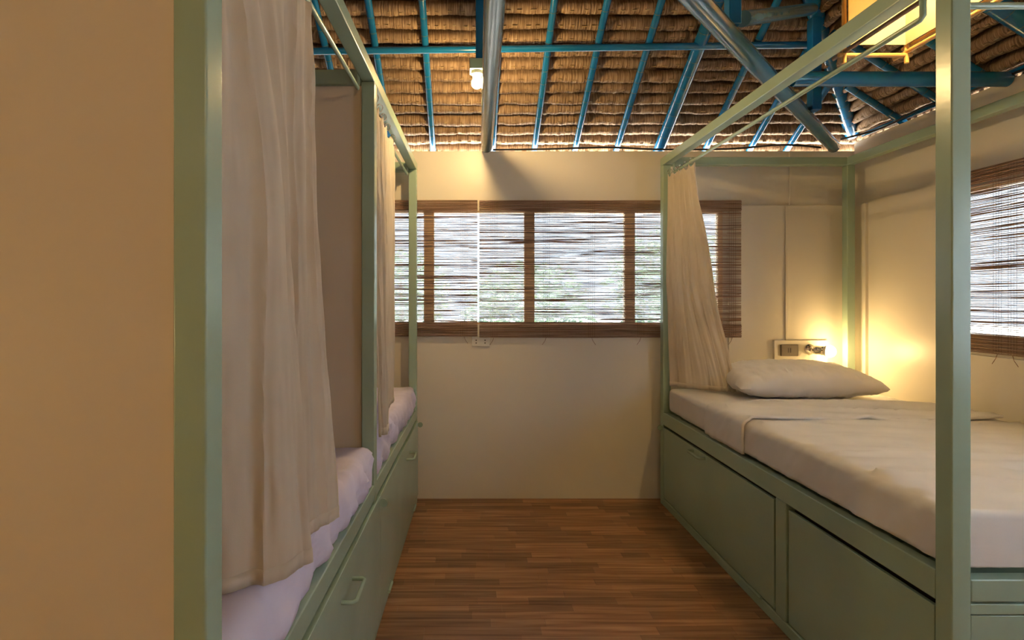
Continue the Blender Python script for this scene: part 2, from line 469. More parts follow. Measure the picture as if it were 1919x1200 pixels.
ang = math.atan(TAN)
def place_shingle(origin, xdir, sdir, length, rr):
    xd = Vector(xdir).normalized(); sd = Vector(sdir).normalized(); zd = xd.cross(sd)
    o = bpy.data.objects.new('thatch_shingle', rr.choice(SH)); COL.objects.link(o); o.parent = ceil
    mt = Matrix((xd, sd, zd)).transposed().to_4x4(); mt.translation = Vector(origin)
    o.matrix_world = mt @ Matrix.Diagonal((length / 1.2, 1, 1, 1))
    # tiny skew so that the rows are uneven
    return o
rr = random.Random(11)
DY = 0.068
yy = YB + 0.20
while yy > 2.35:
    xr_lim = XR - (YB - yy) + .02          # hip
    cuts = [-1.75, -0.72 + rr.uniform(-.1, .1), 0.16 + rr.uniform(-.06, .06), 1.27 + rr.uniform(-.05, .05), xr_lim]
    for a, b in zip(cuts[:-1], cuts[1:]):
        if b - a > .1:
            tilt = rr.uniform(-.012, .012)
            place_shingle((a - .015, yy, zb(yy) + rr.uniform(-.003, .003)), (1, tilt, -tilt * TAN), (0, math.cos(ang), -math.sin(ang)), b - a + .03, rr)
    yy -= DY + rr.uniform(-.004, .004)
xx = XR + 0.20
while xx > 1.35:
    y_lim = YB - (XR - xx) + .02
    cuts = [0.9, 1.75 + rr.uniform(-.1, .1), 2.65 + rr.uniform(-.08, .08), y_lim]
    for a, b in zip(cuts[:-1], cuts[1:]):
        if b - a > .1:
            tilt = rr.uniform(-.012, .012)
            # run along -Y so that the outside stays outside
            place_shingle((xx, b + .015, zr(xx) + rr.uniform(-.003, .003)), (tilt, -1, -tilt * TAN), (math.cos(ang), 0, -math.sin(ang)), b - a + .03, rr)
    xx -= DY + rr.uniform(-.004, .004)

# ------------------------------------------------------------------ blue roof frame
RF = empty('roof_frame', (0, YB, 0)); tag(RF, 'turquoise painted pole roof frame of rafters, purlin and beams under the thatch', 'roof frame')
crf = (0, YB, 0)
def rtube(name, p0, p1, r, mat='blue', ties=0, seg=14):
    p0, p1 = Vector(p0), Vector(p1)
    o = part(loc(MB().tube([p0, p1], r, seg), crf), name, M[mat], RF, smooth=True)
    if ties:
        mb = MB(); d = (p1 - p0).normalized(); L = (p1 - p0).length; t = .04
        while t < L:
            c = p0 + d * t
            mb.tube([c - d * .0016, c + d * .0016], r + .0016, 10); t += ties * random.uniform(.8, 1.25)
        q = part(loc(mb, crf), 'wire_tie', M['bluegrey'], o, smooth=True); tag(q, kind='stuff')
    return o
def back_rafter(x, r=.0195, name='rafter'):
    ya, yb_ = YB + .22, 1.9
    lim = YB - max(0.0, x - (XM))  # stop near hip / ridge
    if x > 0.3:
        yb_ = max(yb_, YB - (XR - x) + .05)
    off = .040 + r
    return rtube(name, (x, ya, zb(ya) - off), (x, yb_, zb(yb_) - off), r, 'blue', .082)
for x in (-1.36, -1.08, -.80, -.52, -.24, .165, .445, .72, 1.0, 1.6, 1.9, 2.15):
    back_rafter(x)
back_rafter(1.28, .036, 'principal_rafter')
def right_rafter(yv, r=.0195, name='rafter'):
    xa = XR + .22; xb = max(1.1, XR - (YB - yv) + .05)
    off = .040 + r
    return rtube(name, (xa, yv, zr(xa) - off), (xb, yv, zr(xb) - off), r, 'blue', .082)
for yv in (3.16, 2.88, 2.60, 1.96, 1.68, 1.40):
    right_rafter(yv)
right_rafter(2.26, .040, 'principal_rafter')
rtube('hip_rafter', (XR + .02, YB + .05, EAVE - .04), (XR + .02 - 2.2, YB + .05 - 2.2, EAVE - .04 + 2.2 * TAN), .040, 'blue', .09, 16)
py = 2.95; pz = zb(py) - .040 - .040 - .018
rtube('purlin', (-1.7, py + .03, pz - .015), (1.92, py - .02, pz + .01), .019)
rtube('eave_pipe', (XR + .02, 3.45, 2.372), (XR + .02, 1.0, 2.372), .013)
rtube('tie_beam', (.118, YB - .025, 2.30), (.065, .5, 2.325), .0375, 'bluegrey', 0, 20)
rtube('corner_beam', (2.365, YB - .045, 2.295), (.35, 1.36, 2.315), .0365, 'beamblue', 0, 20)
rtube('cross_beam', (1.52, 2.50, 2.34), (XR - .005, 2.50, 2.338), .034, 'blue', 0, 20)
def rpost(x, y_, z0, z1, w=.046):
    part(loc(MB().box(x - w / 2, x + w / 2, y_ - w / 2, y_ + w / 2, z0, z1), crf), 'king_post', M['blue'], RF, bevel=.004)
rpost(.058, 2.70, 2.504, 2.965, .044)
rpost(.99, 2.00, 2.33, 3.30, .046)
rpost(1.84, 2.84, 2.31, 2.80, .05)
rtube('strut', (1.06, 2.06, 2.39), (1.80, 2.80, 2.83), .030, 'bluegrey', 0, 16)

# ------------------------------------------------------------------ bed frames
def make_handle(mb, p, axis, out, w=.11, d=.035, r=.0055):
    """U handle centred at p, along axis, standing out by d"""
    p = Vector(p); a = Vector(axis) * (w / 2); n = Vector(out) * d
    pts = [p - a, p - a + n * .8, p - a * .86 + n, p + a * .86 + n, p + a + n * .8, p + a]
    mb.tube(pts, r, 8)
    return mb

# ---- right bed (lengthwise along the right wall)
BX0, BX1, BY0, BY1 = 1.232, 2.45, 1.36, 3.43
PW = 0.05
RB = empty('canopy_bed', (BX0, BY0, 0)); crb = (BX0, BY0, 0)
tag(RB, 'pale green steel canopy bed frame on the right with storage doors below', 'bed frame')
def rb(mb, name, **kw):
    kw.setdefault('bevel', .004)
    mat = kw.pop('mat', M['green']); par = kw.pop('par', RB)
    return part(loc(mb, crb), name, mat, par, **kw)
for (x, y_) in ((BX0, BY0), (BX0, BY1 - PW), (BX1 - PW, BY0), (BX1 - PW, BY1 - PW)):
    rb(MB().box(x, x + PW, y_, y_ + PW, 0, 2.16), 'post')
zt0, zt1 = 2.16, 2.21
rb(MB().box(BX0, BX0 + PW, BY0, BY1, zt0, zt1), 'canopy_rail')
rb(MB().box(BX1 - PW, BX1, BY0, BY1, zt0, zt1), 'canopy_rail')
rb(MB().box(BX0 + PW, BX1 - PW, BY1 - PW, BY1, zt0, zt1), 'canopy_rail')
rb(MB().box(BX0 + PW, BX1 - PW, BY0, BY0 + PW, zt0, zt1), 'canopy_rail')
# platform rails
rb(MB().box(BX0 + .001, BX0 + .04, BY0 + PW, BY1 - PW, .512, .592), 'platform_rail')
rb(MB().box(BX1 - .04, BX1 - .001, BY0 + PW, BY1 - PW, .512, .592), 'platform_rail')
rb(MB().box(BX0 + PW, BX1 - PW, BY0 + .001, BY0 + .04, .532, .590), 'platform_rail')
rb(MB().box(BX0 + PW, BX1 - PW, BY1 - .04, BY1 - .001, .512, .592), 'platform_rail')
rb(MB().box(BX0 + .001, BX0 + .04, BY0 + PW, BY1 - PW, 0, .046), 'base_rail')
rb(MB().box(BX0 + .001, BX0 + .04, 2.075, 2.145, .046, .512), 'stile')
# slats under the mattress
for k in range(22):
    ys = BY0 + .08 + k * .09
    rb(MB().box(BX0 + .04, BX1 - .04, ys, ys + .055, .565, .583), 'slat', bevel=0)
# storage door + fixed panel
d = rb(MB().box(BX0 + .003, BX0 + .019, 2.158, BY1 - PW - .004, .053, .497), 'door', bevel=.002)
rb(make_handle(MB(), (BX0 + .004, 2.86, .475), (0, 1, 0), (-1, 0, 0), .14, .034, .0075), 'handle', par=d, smooth=True, bevel=0)
for yh in (3.20, 2.29):
    rb(MB().tube([(BX0 - .002, yh - .045, .048), (BX0 - .002, yh + .045, .048)], .007, 10), 'hinge', par=d, smooth=True, bevel=0)
rb(MB().lathe([(.016, 0), (.016, .006)], (BX0 - .014, BY1 - PW + .01, .49), (0, 1, 0), 16), 'latch', par=d, bevel=0, smooth=True)
rb(MB().box(BX0 + .006, BX0 + .020, BY0 + PW + .008, 2.066, .052, .492), 'side_panel', bevel=.002)
rb(MB().box(BX0 + .042, BX0 + .05, BY0 + PW + .01, BY1 - PW - .01, .010, .56), 'gap_shade_sheet', bevel=0, mat=M['dark'])  # dark sheet standing in for the shade behind the door gaps
rb(MB().box(BX0 + PW + .004, BX1 - PW - .004, BY0 + .006, BY0 + .022, .02, .495), 'foot_panel', bevel=.002)
rb(MB().box(BX0 + PW, BX1 - PW, BY0 + .003, BY0 + .03, .500, .526), 'foot_rail', bevel=.002)
# curtain rods with drop brackets
rx = BX0 + .058
rod = rb(MB().tube([(rx, BY0 + .155, 2.165), (rx, BY0 + .155, 2.112), (rx, BY0 + .165, 2.105), (rx, BY1 - .08, 2.105)], .0085, 12), 'curtain_rod', smooth=True, bevel=0)
rb(MB().tube([(rx, BY1 - .08, 2.10), (rx, BY1 - .08, 2.165)], .007, 10), 'rod_bracket', par=rod, smooth=True, bevel=0)
rod = rb(MB().tube([(BX0 + PW, BY0 + .025, 2.068), (BX1 - PW, BY0 + .025, 2.068)], .0085, 12), 'curtain_rod', smooth=True, bevel=0)

# ---- left two-bay frame, turned by about one degree
LA = -0.019
LB = empty('canopy_bed', (-.330, 3.44, 0), LA)
tag(LB, 'long pale green two-bay canopy bed frame on the left with partition boards', 'bed frame')
def lb(mb, name, **kw):
    kw.setdefault('bevel', .004)
    mat = kw.pop('mat', M['green']); par = kw.pop('par', LB)
    return part(mb, name, mat, par, **kw)
YS = [-.05, -1.415, -2.665]      # local y of the near face of each post
DX = -2.05
for ys in YS:
    lb(MB().box(-PW, 0, ys, ys + PW, 0, 2.135), 'post')
    lb(MB().box(DX, DX + PW, ys, ys + PW, 0, 2.135), 'post')
lb(MB().box(-PW, 0, -2.68, 0, 2.135, 2.185), 'canopy_rail')
lb(MB().box(DX, DX + PW, -2.68, 0, 2.135, 2.185), 'canopy_rail')
for ys in YS:
    lb(MB().box(DX + PW, -PW, ys, ys + PW, 2.125, 2.182), 'cross_rail')
# partition boards
for ys in (-1.395, -2.662):
    lb(MB().box(DX + PW, -PW, ys, ys + .012, .0, 2.125), 'partition_board', mat=M['panelpaint'], bevel=0)
for a, b in ((-1.365, -.05), (-2.63, -1.415)):
    lb(MB().box(-.04, -.001, a, b, .540, .602), 'platform_rail')
    lb(MB().box(-.04, -.001, a, b, 0, .046), 'base_rail')
    lb(MB().box(-.05, -.042, a + .004, b - .004, .01, .57), 'gap_shade_sheet', mat=M['dark'], bevel=0)  # dark sheet painted as shade inside the door gaps
    for k in range(10):
        ys = a + .06 + k * (b - a - .12) / 10
        lb(MB().box(DX + PW, -.04, ys, ys + .055, .575, .593), 'slat', bevel=0)
# doors: the seam between them sits just beyond the middle post
for a, b, yh, hw in ((-1.318, -.012, -.50, .13), (-2.672, -1.322, -1.86, .13)):
    d = lb(MB().box(-.016, .006, a, b, .053, .527), 'door', bevel=.002)
    lb(make_handle(MB(), (.006, yh, .445), (0, 1, 0), (1, 0, 0), hw, .040, .0065), 'handle', par=d, smooth=True, bevel=0)
    for f in (.16, .84):
        yy_ = a + (b - a) * f
        lb(MB().tube([(.010, yy_ - .04, .050), (.010, yy_ + .04, .050)], .007, 10), 'hinge', par=d, smooth=True, bevel=0)
    lb(MB().lathe([(.016, 0), (.016, .006)], (.022, b - .02, .505), (0, 1, 0), 16), 'latch', par=d, bevel=0, smooth=True)
for a, b in ((-1.36, -.055), (-2.60, -1.42)):
    rod = lb(MB().tube([(-.056, a + .02, 2.165), (-.056, a + .02, 2.095), (-.056, b - .03, 2.095), (-.056, b - .03, 2.165)], .0075, 12), 'curtain_rod', smooth=True, bevel=0)

# ------------------------------------------------------------------ mattresses
def rounded_box(mb, x0, x1, y0, y1, z0, z1, r, step, disp, mi=0):
    """subdivided box with rounded edges, displaced by disp(p, n)->offset"""
    lo = Vector((x0, y0, z0)); hi = Vector((x1, y1, z1))
    def axis_pts(a, b):
        n = max(2, int(round((b - a) / step))); return [a + (b - a) * i / n for i in range(n + 1)]
    A = [axis_pts(x0, x1), axis_pts(y0, y1), axis_pts(z0, z1)]
    def place(p):
        q = Vector([min(max(p[i], lo[i] + r), hi[i] - r) for i in range(3)])
        dlt = p - q
        if dlt.length > 1e-9:
            n = dlt.normalized(); p = q + n * r
        else:
            n = Vector((0, 0, 1))
        return p + disp(p, n)
    for ax in range(3):
        u, v = [i for i in range(3) if i != ax]
        for side in (0, 1):
            U, V = A[u], A[v]
            vs = []
            for vv in V:
                for uu in U:
                    p = Vector((0, 0, 0)); p[ax] = hi[ax] if side else lo[ax]; p[u] = uu; p[v] = vv
                    vs.append(place(p))
            W = len(U)
            fs = [(j * W + i, j * W + i + 1, (j + 1) * W + i + 1, (j + 1) * W + i) for j in range(len(V) - 1) for i in range(W - 1)]
            mb.add(vs, fs, mi)
    return mb

def wr_right(p, n):
    a = noise.noise((p.x * 3, p.y * 5, p.z * 5)) * .004 + noise.noise((p.x * 4, p.y * 16, p.z * 6)) * .0025
    return n * a
mb = rounded_box(MB(), BX0 + .028, BX1 - .01, BY0 + .035, BY1 - .055, .594, .748, .032, .02, wr_right)
mo = mb.build('mattress', M['sheet'], smooth=True, org=(1.85, 2.4, .594), fix=True)
tag(mo, 'white sheeted mattress on the right canopy bed, under the pillow', 'mattress')

def wr_left(p, n):
    rag = noise.noise((p.x * 5, p.y * 20 + p.z * 12, p.z * 7)) * .022 + (.5 - abs(noise.noise((p.x * 8, p.y * 30 + p.z * 22, p.z * 6)))) * .026
    side = max(0.0, n.x)
    top = noise.noise((p.x * 5, p.y * 7, 1)) * .004 + (.4 - abs(noise.noise((p.x * 7, p.y * 15, 2)))) * .010
    return n * (rag * (0.25 + side) + top)
for a, b, lab in ((-1.352, -.062, 'white sheeted mattress, lilac daylight in its colour, in the far left bay beside the back wall'),
                  (-2.600, -1.430, 'white sheeted mattress, lilac daylight in its colour, in the near left bay under the large curtain')):
    mb = rounded_box(MB(), -1.95, -.016, a, b, .604, .752, .040, .022, wr_left)
    mo = mb.build('mattress', M['lilac'], smooth=True, fix=True)
    # bring to the turned frame
    mo.location = (-.330, 3.44, 0); mo.rotation_euler = (0, 0, LA)
    tag(mo, lab, 'mattress', 'mattresses in the left bays')

# flat sheet over the right mattress with a folded-back cuff
def drape_fn(y_far, y_near, off, hang, foot, seed, amp=1.0, zlow=.612):
    xa, xb, zt = BX0 + .028 - off, BX1 - .035, .748 + off
    r = .034
    path = []            # cross profile (x, z): up the aisle side then across the top
    for i in range(8): path.append((xa, zlow + (zt - r - zlow) * i / 8))
    for i in range(7):
        t = math.pi / 2 * i / 6; path.append((xa + r - r * math.cos(t), zt - r + r * math.sin(t)))
    for i in range(1, 41): path.append((xa + r + (xb - xa - r) * i / 40, zt))
    nu = len(path) - 1
    ylen = y_far - y_near; flen = .15 if foot else 0
    def fn(u, v):
        x, z = path[int(round(u * nu))]
        s = v * (ylen + flen)
        if s <= ylen: y_, dz = y_far - s, 0
        else: y_, dz = y_near, -(s - ylen)
        sidef = 1.0 if x < xa + r else 0.0
        n1 = noise.noise((x * 1.3 + seed, y_ * 11 + x * 1.6, 1.5)); n2 = noise.noise((x * 2.5 + seed, y_ * 26 + x * 4, 4.5))
        ns = noise.noise((y_ * 14 + z * 8, z * 4, seed))
        n3 = 1 - abs(noise.noise((x * 1.0 + seed, y_ * 6 + x * 1.2, 8.5))) * 4.5
        nn = max(0.0, n1) * .014 + n2 * .003 + max(0.0, n3) ** 2 * .016
        if sidef:
            x -= abs(ns) * .008 * amp + max(0.0, 1 - abs(noise.noise((y_ * 5 + z * 9, z * 3, seed + 5))) * 6) * .006
        else:
            z += nn * amp
        if dz:
            y_ -= .006 + abs(noise.noise((x * 16 + dz * 12, dz * 5, seed))) * .009
            z = z + dz if not sidef else max(z + dz, zlow)
            z = max(z, zlow)
        return (x, y_, z)
    return fn, nu
fn, nu = drape_fn(2.76, BY0 + .030, .005, True, True, 2.0)
so = MB().grid(fn, nu, 150).build('flat_sheet', M['sheet'], smooth=True, org=(1.85, 2.0, .612), solid=.003)
tag(so, 'white flat top sheet spread over the foot half of the right bed', 'bed sheet')
fn2, nu2 = drape_fn(2.79, 2.41, .014, True, False, 7.0, 1.2, .606)
cu = MB().grid(fn2, nu2, 40).build('turned_down_cuff', M['sheet'], so, smooth=True, solid=.012)
cu.location = (-1.85, -2.0, -.612)

# pillow
mb = MB()
PWd, PD, PH = .40, .22, .106
def pil(sgn):
    def fn(u, v):
        a, b = u * 2 - 1, v * 2 - 1
        e = max(0.0, (1 - abs(a) ** 2.7) * (1 - abs(b) ** 2.5)) ** .46
        # pull the edge midpoints in, keep the corners out
        x = a * PWd * (1 - .05 * (1 - abs(a) ** 2) - .06 * (1 - b * b) * abs(a) ** 3)
        y_ = b * PD * (1 - .10 * (1 - a * a) * abs(b) ** 3)
        wv = noise.noise((a * 6, b * 3, sgn * 3)) * .010 + (.35 - abs(noise.noise((a * 11 + b * 2, b * 2.5, sgn * 5 + 9)))) * .030 * (1 - e * .55)
        h = PH if sgn > 0 else PH * .75
        z = sgn * (e * h + wv * min(1, e * 2))
        return (x, y_, z)
    return fn
mb.grid(pil(1), 70, 40); mb.grid(pil(-1), 70, 40)
po = mb.build('pillow', M['pillow'], smooth=True, fix=True)
po.location = (1.885, 3.10, .748 + .090); po.rotation_euler = (math.radians(5), 0, math.radians(-2))
tag(po, 'white cotton pillow at the head of the right bed', 'pillow')

# ------------------------------------------------------------------ curtains
def curtain(name, label, top, mids, pleats, amp, ztop, zbot, nv=70, nu=150, seed=0, group=None, phase=0.0, zbot_fn=None):
    """top, mids[...]: polylines (x, y) at increasing drop; mids = [(drop fraction, polyline), ...]"""
    rows = [(0.0, catmull([(x, y_, 0) for x, y_ in top], nu))] + [(f, catmull([(x, y_, 0) for x, y_ in P], nu)) for f, P in mids]
    def at(u, v):
        for (f0, R0), (f1, R1) in zip(rows[:-1], rows[1:]):
            if v <= f1 + 1e-9:
                t = (v - f0) / (f1 - f0); t = t * t * (3 - 2 * t) * .5 + t * .5
                i = int(round(u * nu)); return R0[i].lerp(R1[i], t)
        return rows[-1][1][int(round(u * nu))]
    def fn(u, v):
        p = at(u, v); d = at(min(u + 1 / nu, 1), v) - at(max(u - 1 / nu, 0), v)
        n = Vector((d.y, -d.x, 0)); n = n.normalized() if n.length > 1e-9 else Vector((1, 0, 0))
        uu = u + .02 * noise.noise((u * 5 + seed, v * 1.4, 0))
        am = amp * (1.0 - .45 * v) * (0.75 + .5 * noise.noise((u * 4 + seed, v * 1.0, 2)))
        ph = 2 * math.pi * pleats * uu + phase + .9 * v + 1.5 * noise.noise((u * 3, v * 1.7, seed))
        sw = math.sin(ph); off = am * (sw * .6 + (1 - 2 * abs(math.sin(ph / 2 + .4)) ** .6) * .5)
        off += .007 * noise.noise((u * 12 + seed, v * 5, 4)) + .004 * noise.noise((u * 30, v * 9, seed))
        zz = zbot if zbot_fn is None else zbot_fn(u)
        z = ztop + (zz - ztop) * v
        if v < .05: z += .010 * math.sin(2 * math.pi * pleats * 2 * u)
        return (p.x + n.x * off, p.y + n.y * off, z)
    org = (top[0][0], top[0][1], zbot)
    root = empty(name, org); tag(root, label, 'curtain', group)
    part(loc(MB().grid(fn, nu, nv), org), 'cloth', M['curtain'], root, smooth=True, solid=.0016)
    # stitched hem along the bottom
    hem = MB().grid(lambda u, v: (lambda q: (q[0], q[1], q[2]))(fn(u, 1 - .022 * (1 - v))), nu, 2)
    part(loc(hem, org), 'hem', M['curtain'], root, smooth=True, solid=.0045)
    # rings on the rod
    k = 0
    while k < pleats:
        k += 1
        cxr = at((k - .5) / pleats, 0)
        ring = [(cxr.x + .013 * math.cos(t), cxr.y, ztop + .022 + .016 * math.sin(t)) for t in [i * math.pi / 5 for i in range(11)]]
        part(loc(MB().tube(ring, .0018, 6, cap=False), org), 'ring', M['chrome'], root, smooth=True)
    return root
curtain('curtain', 'large cream curtain hanging in the near left bay, closest to the camera',
        [(-.415, .84), (-.411, 1.0), (-.406, 1.2), (-.402, 1.37)],
        [(.45, [(-.43, .87), (-.385, 1.0), (-.375, 1.12), (-.40, 1.17), (-.385, 1.24), (-.372, 1.31)]),
         (1.0, [(-.475, .975), (-.41, 1.0), (-.365, 1.03), (-.324, 1.085), (-.345, 1.13), (-.388, 1.18), (-.372, 1.225), (-.345, 1.26), (-.324, 1.33)])],
        4, .032, 2.075, .764, seed=1.3, group='cream bed curtains')
curtain('curtain', 'narrow cream curtain in the far left bay beyond the middle post',
        [(-.37, 2.085), (-.372, 2.25), (-.375, 2.45), (-.374, 2.70)],
        [(.5, [(-.365, 2.09), (-.345, 2.2), (-.36, 2.4), (-.378, 2.72)]),
         (1.0, [(-.352, 2.10), (-.330, 2.16), (-.345, 2.26), (-.39, 2.5), (-.40, 2.86)])],
        5, .024, 2.085, .764, seed=4.1, group='cream bed curtains')
curtain('curtain', 'cream curtain on the right bed, swept toward the pillow',
        [(1.262, 3.375), (1.282, 3.29), (1.292, 3.19), (1.292, 3.06)],
        [(.5, [(1.245, 3.355), (1.31, 3.28), (1.36, 3.22), (1.435, 3.13)]),
         (1.0, [(1.262, 3.34), (1.33, 3.25), (1.42, 3.17), (1.50, 3.13), (1.565, 3.12)])],
        5, .020, 2.09, .766, seed=8.2, group='cream bed curtains')

# ------------------------------------------------------------------ reed blinds
def blind(label, a0, a1, z0, z1, plane, axis, seed, cords):
    """axis 'x': hangs on the back wall at y=plane; axis 'y': on the right wall at x=plane"""
    r = random.Random(seed)
    org = ((a0 + a1) / 2, plane, z0) if axis == 'x' else (plane, (a0 + a1) / 2, z0)
    root = empty('reed_blind', org); tag(root, label, 'blind', 'reed roller blinds')
    def P(a, z, out=0.0):
        return (a, plane - out, z) if axis == 'x' else (plane - out, a, z)
    mb = MB()
    z = z0 + .085
    while z < z1 - .07:
        a = a0 - r.random() * .5
        while a < a1:
            L = r.uniform(.45, 1.3); s, e_ = max(a, a0), min(a + L, a1)
            if e_ - s > .03:
                th = r.choice([.0012, .0015, .0018, .0022, .0026, .0033])
                n = max(2, int((e_ - s) / .08)); pts = []; rs = []
                zz = z + r.uniform(-.0016, .0016); tilt = r.uniform(-.003, .003)
                for i in range(n + 1):
                    t = i / n; aa = s + (e_ - s) * t
                    pts.append(P(aa, zz + tilt * (t - .5) + .0022 * noise.noise((aa * 6, zz * 90, seed)), .004 + .002 * r.random()))
                    tp = 1.0
                    if t < .12 and a > a0: tp = .45
                    if t > .88 and a + L < a1: tp = .45
                    rs.append(th * tp * r.uniform(.8, 1.2))
                mb.tube(pts, rs, 4, cap=False)
            a += L * r.uniform(.9, 1.0)
        z += r.uniform(.0046, .0098)
    q = part(loc(mb, org), 'reed_screen', M['reed'], root, smooth=True); tag(q, kind='stuff')
    for zc, n, nm in ((z1 - .002, 9, 'header_reed'), (z0 + .004, 11, 'bottom_reed')):
        for k in range(n):
            zz = zc - k * .0078 if nm == 'header_reed' else zc + k * .0078
            pts = []; m_ = 16
            for i in range(m_ + 1):
                aa = a0 + (a1 - a0) * i / m_
                pts.append(P(aa, zz + .0014 * noise.noise((aa * 3, k * 3.1, seed)), .006 + .004 * (k % 2)))
            part(loc(MB().tube(pts, .0041 * r.uniform(.85, 1.1), 6), org), nm, M['reed'], root, smooth=True)
    for c in cords:
        for k in range(4):
            aa = c + (k - 1.5) * .013
            part(loc(MB().tube([P(aa, z0 + .005, .0125), P(aa + .001, (z0 + z1) / 2, .0115), P(aa, z1 - .004, .0125)], .0008, 4), org), 'cord', M['brownstick'], root)
        # loose tie end under the bottom roll
        s = r.choice([-1, 1])
        part(loc(MB().tube([P(c, z0 + .004, .012), P(c + s * .008, z0 - .02, .013), P(c + s * .026, z0 - .046, .012)], .0016, 5), org), 'tie_end', M['reed'], root)
    return root
PB = YB - .020
blind('narrower reed blind on the back window, left of the bright gap', -.86, .058, 1.066, 1.952, PB, 'x', 1, (-.62, -.335, -.03))
blind('wide reed blind on the back window, right of the bright gap', .070, 1.775, 1.058, 1.950, PB, 'x', 2, (.165, .505, .800, 1.12, 1.45, 1.715))
blind('reed blind over the window in the right wall', 1.05, 2.83, 1.045, 1.945, XR - .020, 'y', 3, (1.25, 1.55, 1.85, 2.15, 2.45, 2.52, 2.74))

# ------------------------------------------------------------------ electrical things
# ceiling bulb on the king post
LP = (.042, 2.68, 2.482)
cl = empty('ceiling_bulb', LP); tag(cl, 'bare glowing bulb in a small green box below the middle roof post', 'lamp', 'bare bulbs under the roof')
part(loc(MB().box(LP[0] - .036, LP[0] + .036, LP[1] - .036, LP[1] + .046, LP[2] - .030, LP[2] + .022), LP), 'junction_box', M['green'], cl, bevel=.003)
part(loc(MB().lathe([(.026, 0), (.028, -.006), (.028, -.016), (.021, -.022), (.020, -.032)], (LP[0], LP[1], LP[2] - .030), (0, 0, 1), 24), LP), 'lamp_holder', M['white'], cl, smooth=True)
def bulb_prof(r):
    p = [(r * .42, 0), (r * .44, r * .3)]
    for i in range(1, 13):
        t = math.pi * (1 - i / 12 * .86) - math.pi * .0
        p.append((r * math.sin(math.pi * (.14 + .86 * i / 12)), r * 1.15 - r * math.cos(math.pi * (.14 + .86 * i / 12))))
    return p
part(loc(MB().lathe(bulb_prof(.027), (LP[0], LP[1], LP[2] - .058), (0, 0, -1), 20), LP), 'bulb', M['bulb'], cl, smooth=True)
def led_collar(r): return [(r * .40, -.004), (r * .46, 0), (r * .80, r * .46), (r * .93, r * .70), (r * .92, r * .73)]
def led_dome(r):
    return [(r * math.cos(-.10 + (math.pi / 2 + .10) * i / 11), r * 1.08 + r * math.sin(-.10 + (math.pi / 2 + .10) * i / 11)) for i in range(12)]
def copy_tree(o, loc_, parent=None):
    c = o.copy(); COL.objects.link(c); c.parent = parent
    if loc_ is not None: c.location = loc_
    for ch in o.children: copy_tree(ch, None, c)
    return c
l2 = copy_tree(cl, (.55, -.95, 2.36)); l2['label'] = 'added fill bulb in a green box, unseen behind the camera'
for ch in l2.children:  # this copy is an added fill light, out of view
    if ch.name.startswith('bulb'):
        ch.data = ch.data.copy(); ch.data.materials[0] = M['fillbulb']

# bedside lamp on its wooden backing
BLc = (2.17, YB - .016, .965)
bl = empty('bedside_lamp', BLc); tag(bl, 'chrome bedside wall lamp with glowing globe bulb above the pillow', 'lamp')
hp = Vector((2.215, YB - .040, .982))
part(loc(MB().box(1.985, 2.330, YB - .036, YB - .016, .890, 1.042), BLc), 'backing_board', M['wall'], bl, bevel=.003)
part(loc(MB().box(2.055, 2.345, YB - .060, YB - .036, .884, .893), BLc), 'ledge', M['wall'], bl, bevel=.002)
part(loc(MB().lathe([(.034, 0), (.036, .006), (.030, .014), (.014, .020)], (hp.x, YB - .036, hp.z), (0, -1, 0), 24), BLc), 'wall_rose', M['chrome'], bl, smooth=True)
ax = Vector((.74, -.67, -.05)).normalized()
hb = Vector((hp.x - .004, YB - .092, hp.z + .002))
part(loc(MB().tube([(hp.x, YB - .04, hp.z), tuple(hb), tuple(hb + ax * .02)], .010, 12), BLc), 'arm', M['chrome'], bl, smooth=True)
part(loc(MB().lathe([(.020, -.010), (.027, -.002), (.029, .010), (.029, .038), (.031, .040), (.030, .046)], tuple(hb), tuple(ax), 24), BLc), 'socket_cup', M['chrome'], bl, smooth=True)
bo = part(loc(MB().lathe(led_dome(.038), tuple(hb + ax * .036), tuple(ax), 24), BLc), 'bulb', M['bedbulb'], bl, smooth=True)
part(loc(MB().lathe(led_collar(.038), tuple(hb + ax * .036), tuple(ax), 24), BLc), 'bulb_collar', M['white'], bo, smooth=True)
sc = (2.076, YB - .036, .977)
so_ = empty('wall_outlet', sc); tag(so_, 'brown grey outlet on the board beside the bedside lamp', 'outlet')
part(loc(MB().box(2.022, 2.136, YB - .047, YB - .036, .940, 1.014), sc), 'cover_plate', M['brownplastic'], so_, bevel=.004)
for dx, w_ in ((-.006, .004), (.008, .006)):
    part(loc(MB().box(2.076 + dx - w_ / 2, 2.076 + dx + w_ / 2, YB - .0485, YB - .046, .962, .992), sc), 'socket_slot', M['dark'], so_)

sc = (.080, YB, 1.03)
oo = empty('wall_outlet', sc); tag(oo, 'white double outlet under the gap between the back window blinds', 'outlet')
part(loc(MB().box(.022, .140, YB - .012, YB, 1.000, 1.062), sc), 'cover_plate', M['white'], oo, bevel=.003)
for px_ in (.050, .108):
    for pz_ in (1.022, 1.040):
        part(loc(MB().lathe([(.0042, 0), (.0042, .0015)], (px_, YB - .0118, pz_), (0, -1, 0), 10), sc), 'socket_hole', M['dark'], oo)
sc = (2.07, YB - .016, 1.04)
cd = empty('wire_conduit', sc); tag(cd, 'thin cream wire conduit running up the wall above the bedside outlet', 'conduit')
part(loc(MB().box(2.065, 2.081, YB - .026, YB - .016, 1.042, 1.915), sc), 'lower_run', M['wall'], cd, bevel=.002)
part(loc(MB().box(2.100, 2.114, YB - .010, YB, 1.925, 2.27), sc), 'upper_run', M['wall'], cd, bevel=.002)
